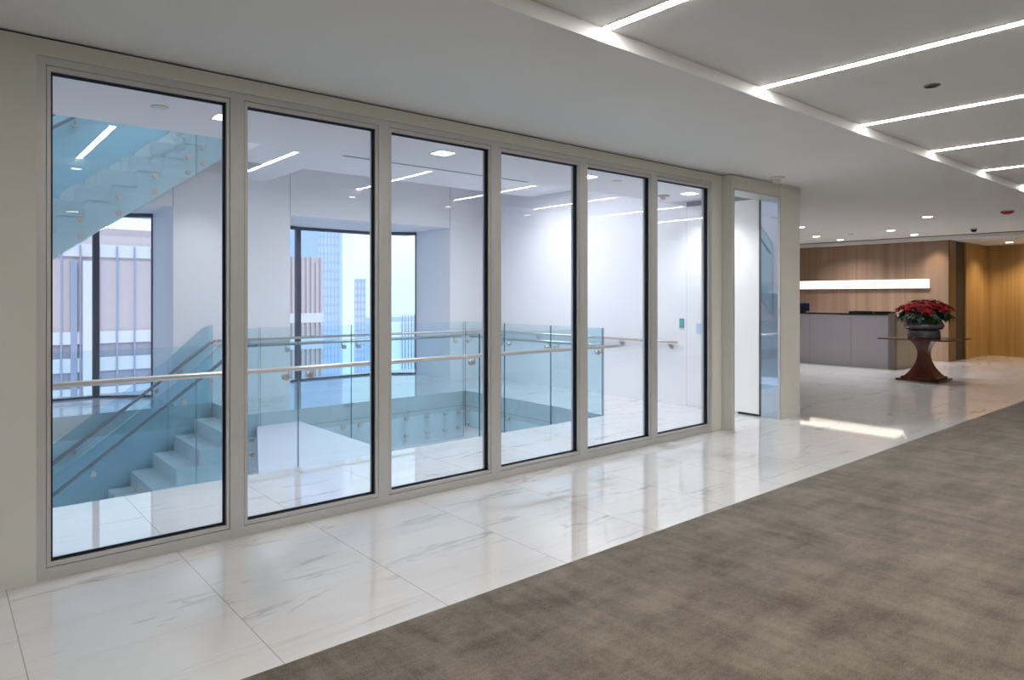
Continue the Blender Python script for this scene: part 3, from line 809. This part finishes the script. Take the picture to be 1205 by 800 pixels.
# hazy towers
def tower(x, y0, y1, depth, ztop, label, mat, lines, nm='tower_building', vert=0):
    t = thing(nm, label, 'building', (x, (y0+y1)/2, GZ-40)); w = (y1-y0)/2; H = ztop-GZ+40
    MB().box(-depth, 0, -w, w, 0, H).build('wall', M[mat], t)
    m = MB(); z = 60.0
    while z < H-0.5:
        m.box(0.001, 0.15, -w, w, z, z+0.8); z += lines
    m.build('floor_lines', M['tower_l'], t)
    if vert:
        m = MB()
        for k in range(vert):
            y = -w+(k+0.5)*2*w/vert; m.box(0.15, 0.3, y-0.15, y+0.15, 0, H)
        m.build('mullions', M['tower_l'], t)
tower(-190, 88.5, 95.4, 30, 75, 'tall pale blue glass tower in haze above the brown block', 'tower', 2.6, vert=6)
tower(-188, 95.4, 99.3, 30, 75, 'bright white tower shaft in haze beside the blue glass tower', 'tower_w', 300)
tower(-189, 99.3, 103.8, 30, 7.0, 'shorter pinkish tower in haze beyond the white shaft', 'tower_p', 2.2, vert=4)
# terrace with railing
t = thing('roof_terrace', 'white roof terrace wall with thin railings outside the second tall window', 'terrace', (-22, 0, -3.2))
MB().box(-0.3, 0, 15.1, 30, -3, 4.1-0.55).build('parapet', M['terrace'], t)
MB().tube([(0.02, 15.1, 3.88), (0.02, 30, 3.88)], 0.03, 8).build('top_rail', M['terrace'], t)
for k in range(12): MB().tube([(0.06, 15.9+k*0.16, 1.0), (0.06, 15.9+k*0.16, 3.85)], 0.022, 6).build('railing_post', M['fin'], t)
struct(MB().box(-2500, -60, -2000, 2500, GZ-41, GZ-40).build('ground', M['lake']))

# ------------------------------------------------------------------ light
w = bpy.data.worlds.new('sky'); S.world = w; w.use_nodes = True
nt = w.node_tree
bg = nt.nodes['Background']
tc = nt.nodes.new('ShaderNodeTexCoord'); sp = nt.nodes.new('ShaderNodeSeparateXYZ'); nt.links.new(tc.outputs['Generated'], sp.inputs[0])
rp = nt.nodes.new('ShaderNodeValToRGB'); nt.links.new(sp.outputs[2], rp.inputs[0])
rp.color_ramp.elements[0].position = 0.0; rp.color_ramp.elements[0].color = (0.66, 0.84, 1.0, 1)
rp.color_ramp.elements[1].position = 0.55; rp.color_ramp.elements[1].color = (0.46, 0.62, 1.0, 1)
e = rp.color_ramp.elements.new(0.08); e.color = (0.82, 0.94, 1.0, 1)
e = rp.color_ramp.elements.new(0.24); e.color = (0.74, 0.89, 1.0, 1)
nt.links.new(rp.outputs[0], bg.inputs[0]); bg.inputs[1].default_value = 0.84
sl = bpy.data.lights.new('sun', 'SUN'); sl.energy = 0.8; sl.angle = 0.05; sl.color = (1, 0.95, 0.9)
so = bpy.data.objects.new('sun', sl); C.objects.link(so); so.rotation_euler = Vector((-0.75, 0.25, -0.6)).to_track_quat('-Z', 'Y').to_euler()
area('stairwell_upper_fill', (-3.4, 1.5, 6.85), 75, 3.0, 6.0, (1.0,0.95,0.92))  # added fill light for the closed upper volume, no real fitting there
area('stairwell_soffit_fill', (-3.0, 5.5, 3.17), 60, 1.6, 3.2, (0.95,0.96,1.0))  # unseen fill panel added under the soffit to brighten the stairwell
area('stairwell_lower_fill', (-3.0, 2.5, -1.75), 45, 2.0, 5.0, (0.97,0.97,1.0))  # fill light added inside the void below floor level, not a fixture
spot('pier_wash_lamp', (-4.5, 2.9, 3.12), 16, 1.0, 1.0, (0.97,0.97,1.0), (WX, 2.75, 1.8))
spot('end_wash_lamp', (-3.7, 6.6, 3.15), 20, 1.5, 1.0, (1,0.98,0.96), (-3.8, EY, 1.9))

# ------------------------------------------------------------------ camera (24 mm view with the lens shifted down)
cd = bpy.data.cameras.new('camera'); cam = bpy.data.objects.new('camera', cd); C.objects.link(cam)
cam.location = (4.341, 0.0, 1.5); cam.rotation_euler = (PI/2, 0, math.radians(49.69))
cd.lens = 24.0; cd.sensor_width = 36.0; cd.sensor_fit = 'HORIZONTAL'; cd.shift_y = -51.5/1205; cd.clip_end = 4000; cd.clip_start = 0.02
S.camera = cam
S.view_settings.view_transform = 'Standard'; S.view_settings.look = 'None'; S.view_settings.exposure = 0.9
cy = S.cycles
cy.use_denoising = True; cy.max_bounces = 10; cy.diffuse_bounces = 5; cy.glossy_bounces = 5; cy.transparent_max_bounces = 40; cy.transmission_bounces = 6
cy.caustics_reflective = False; cy.caustics_refractive = False; cy.sample_clamp_indirect = 6.0
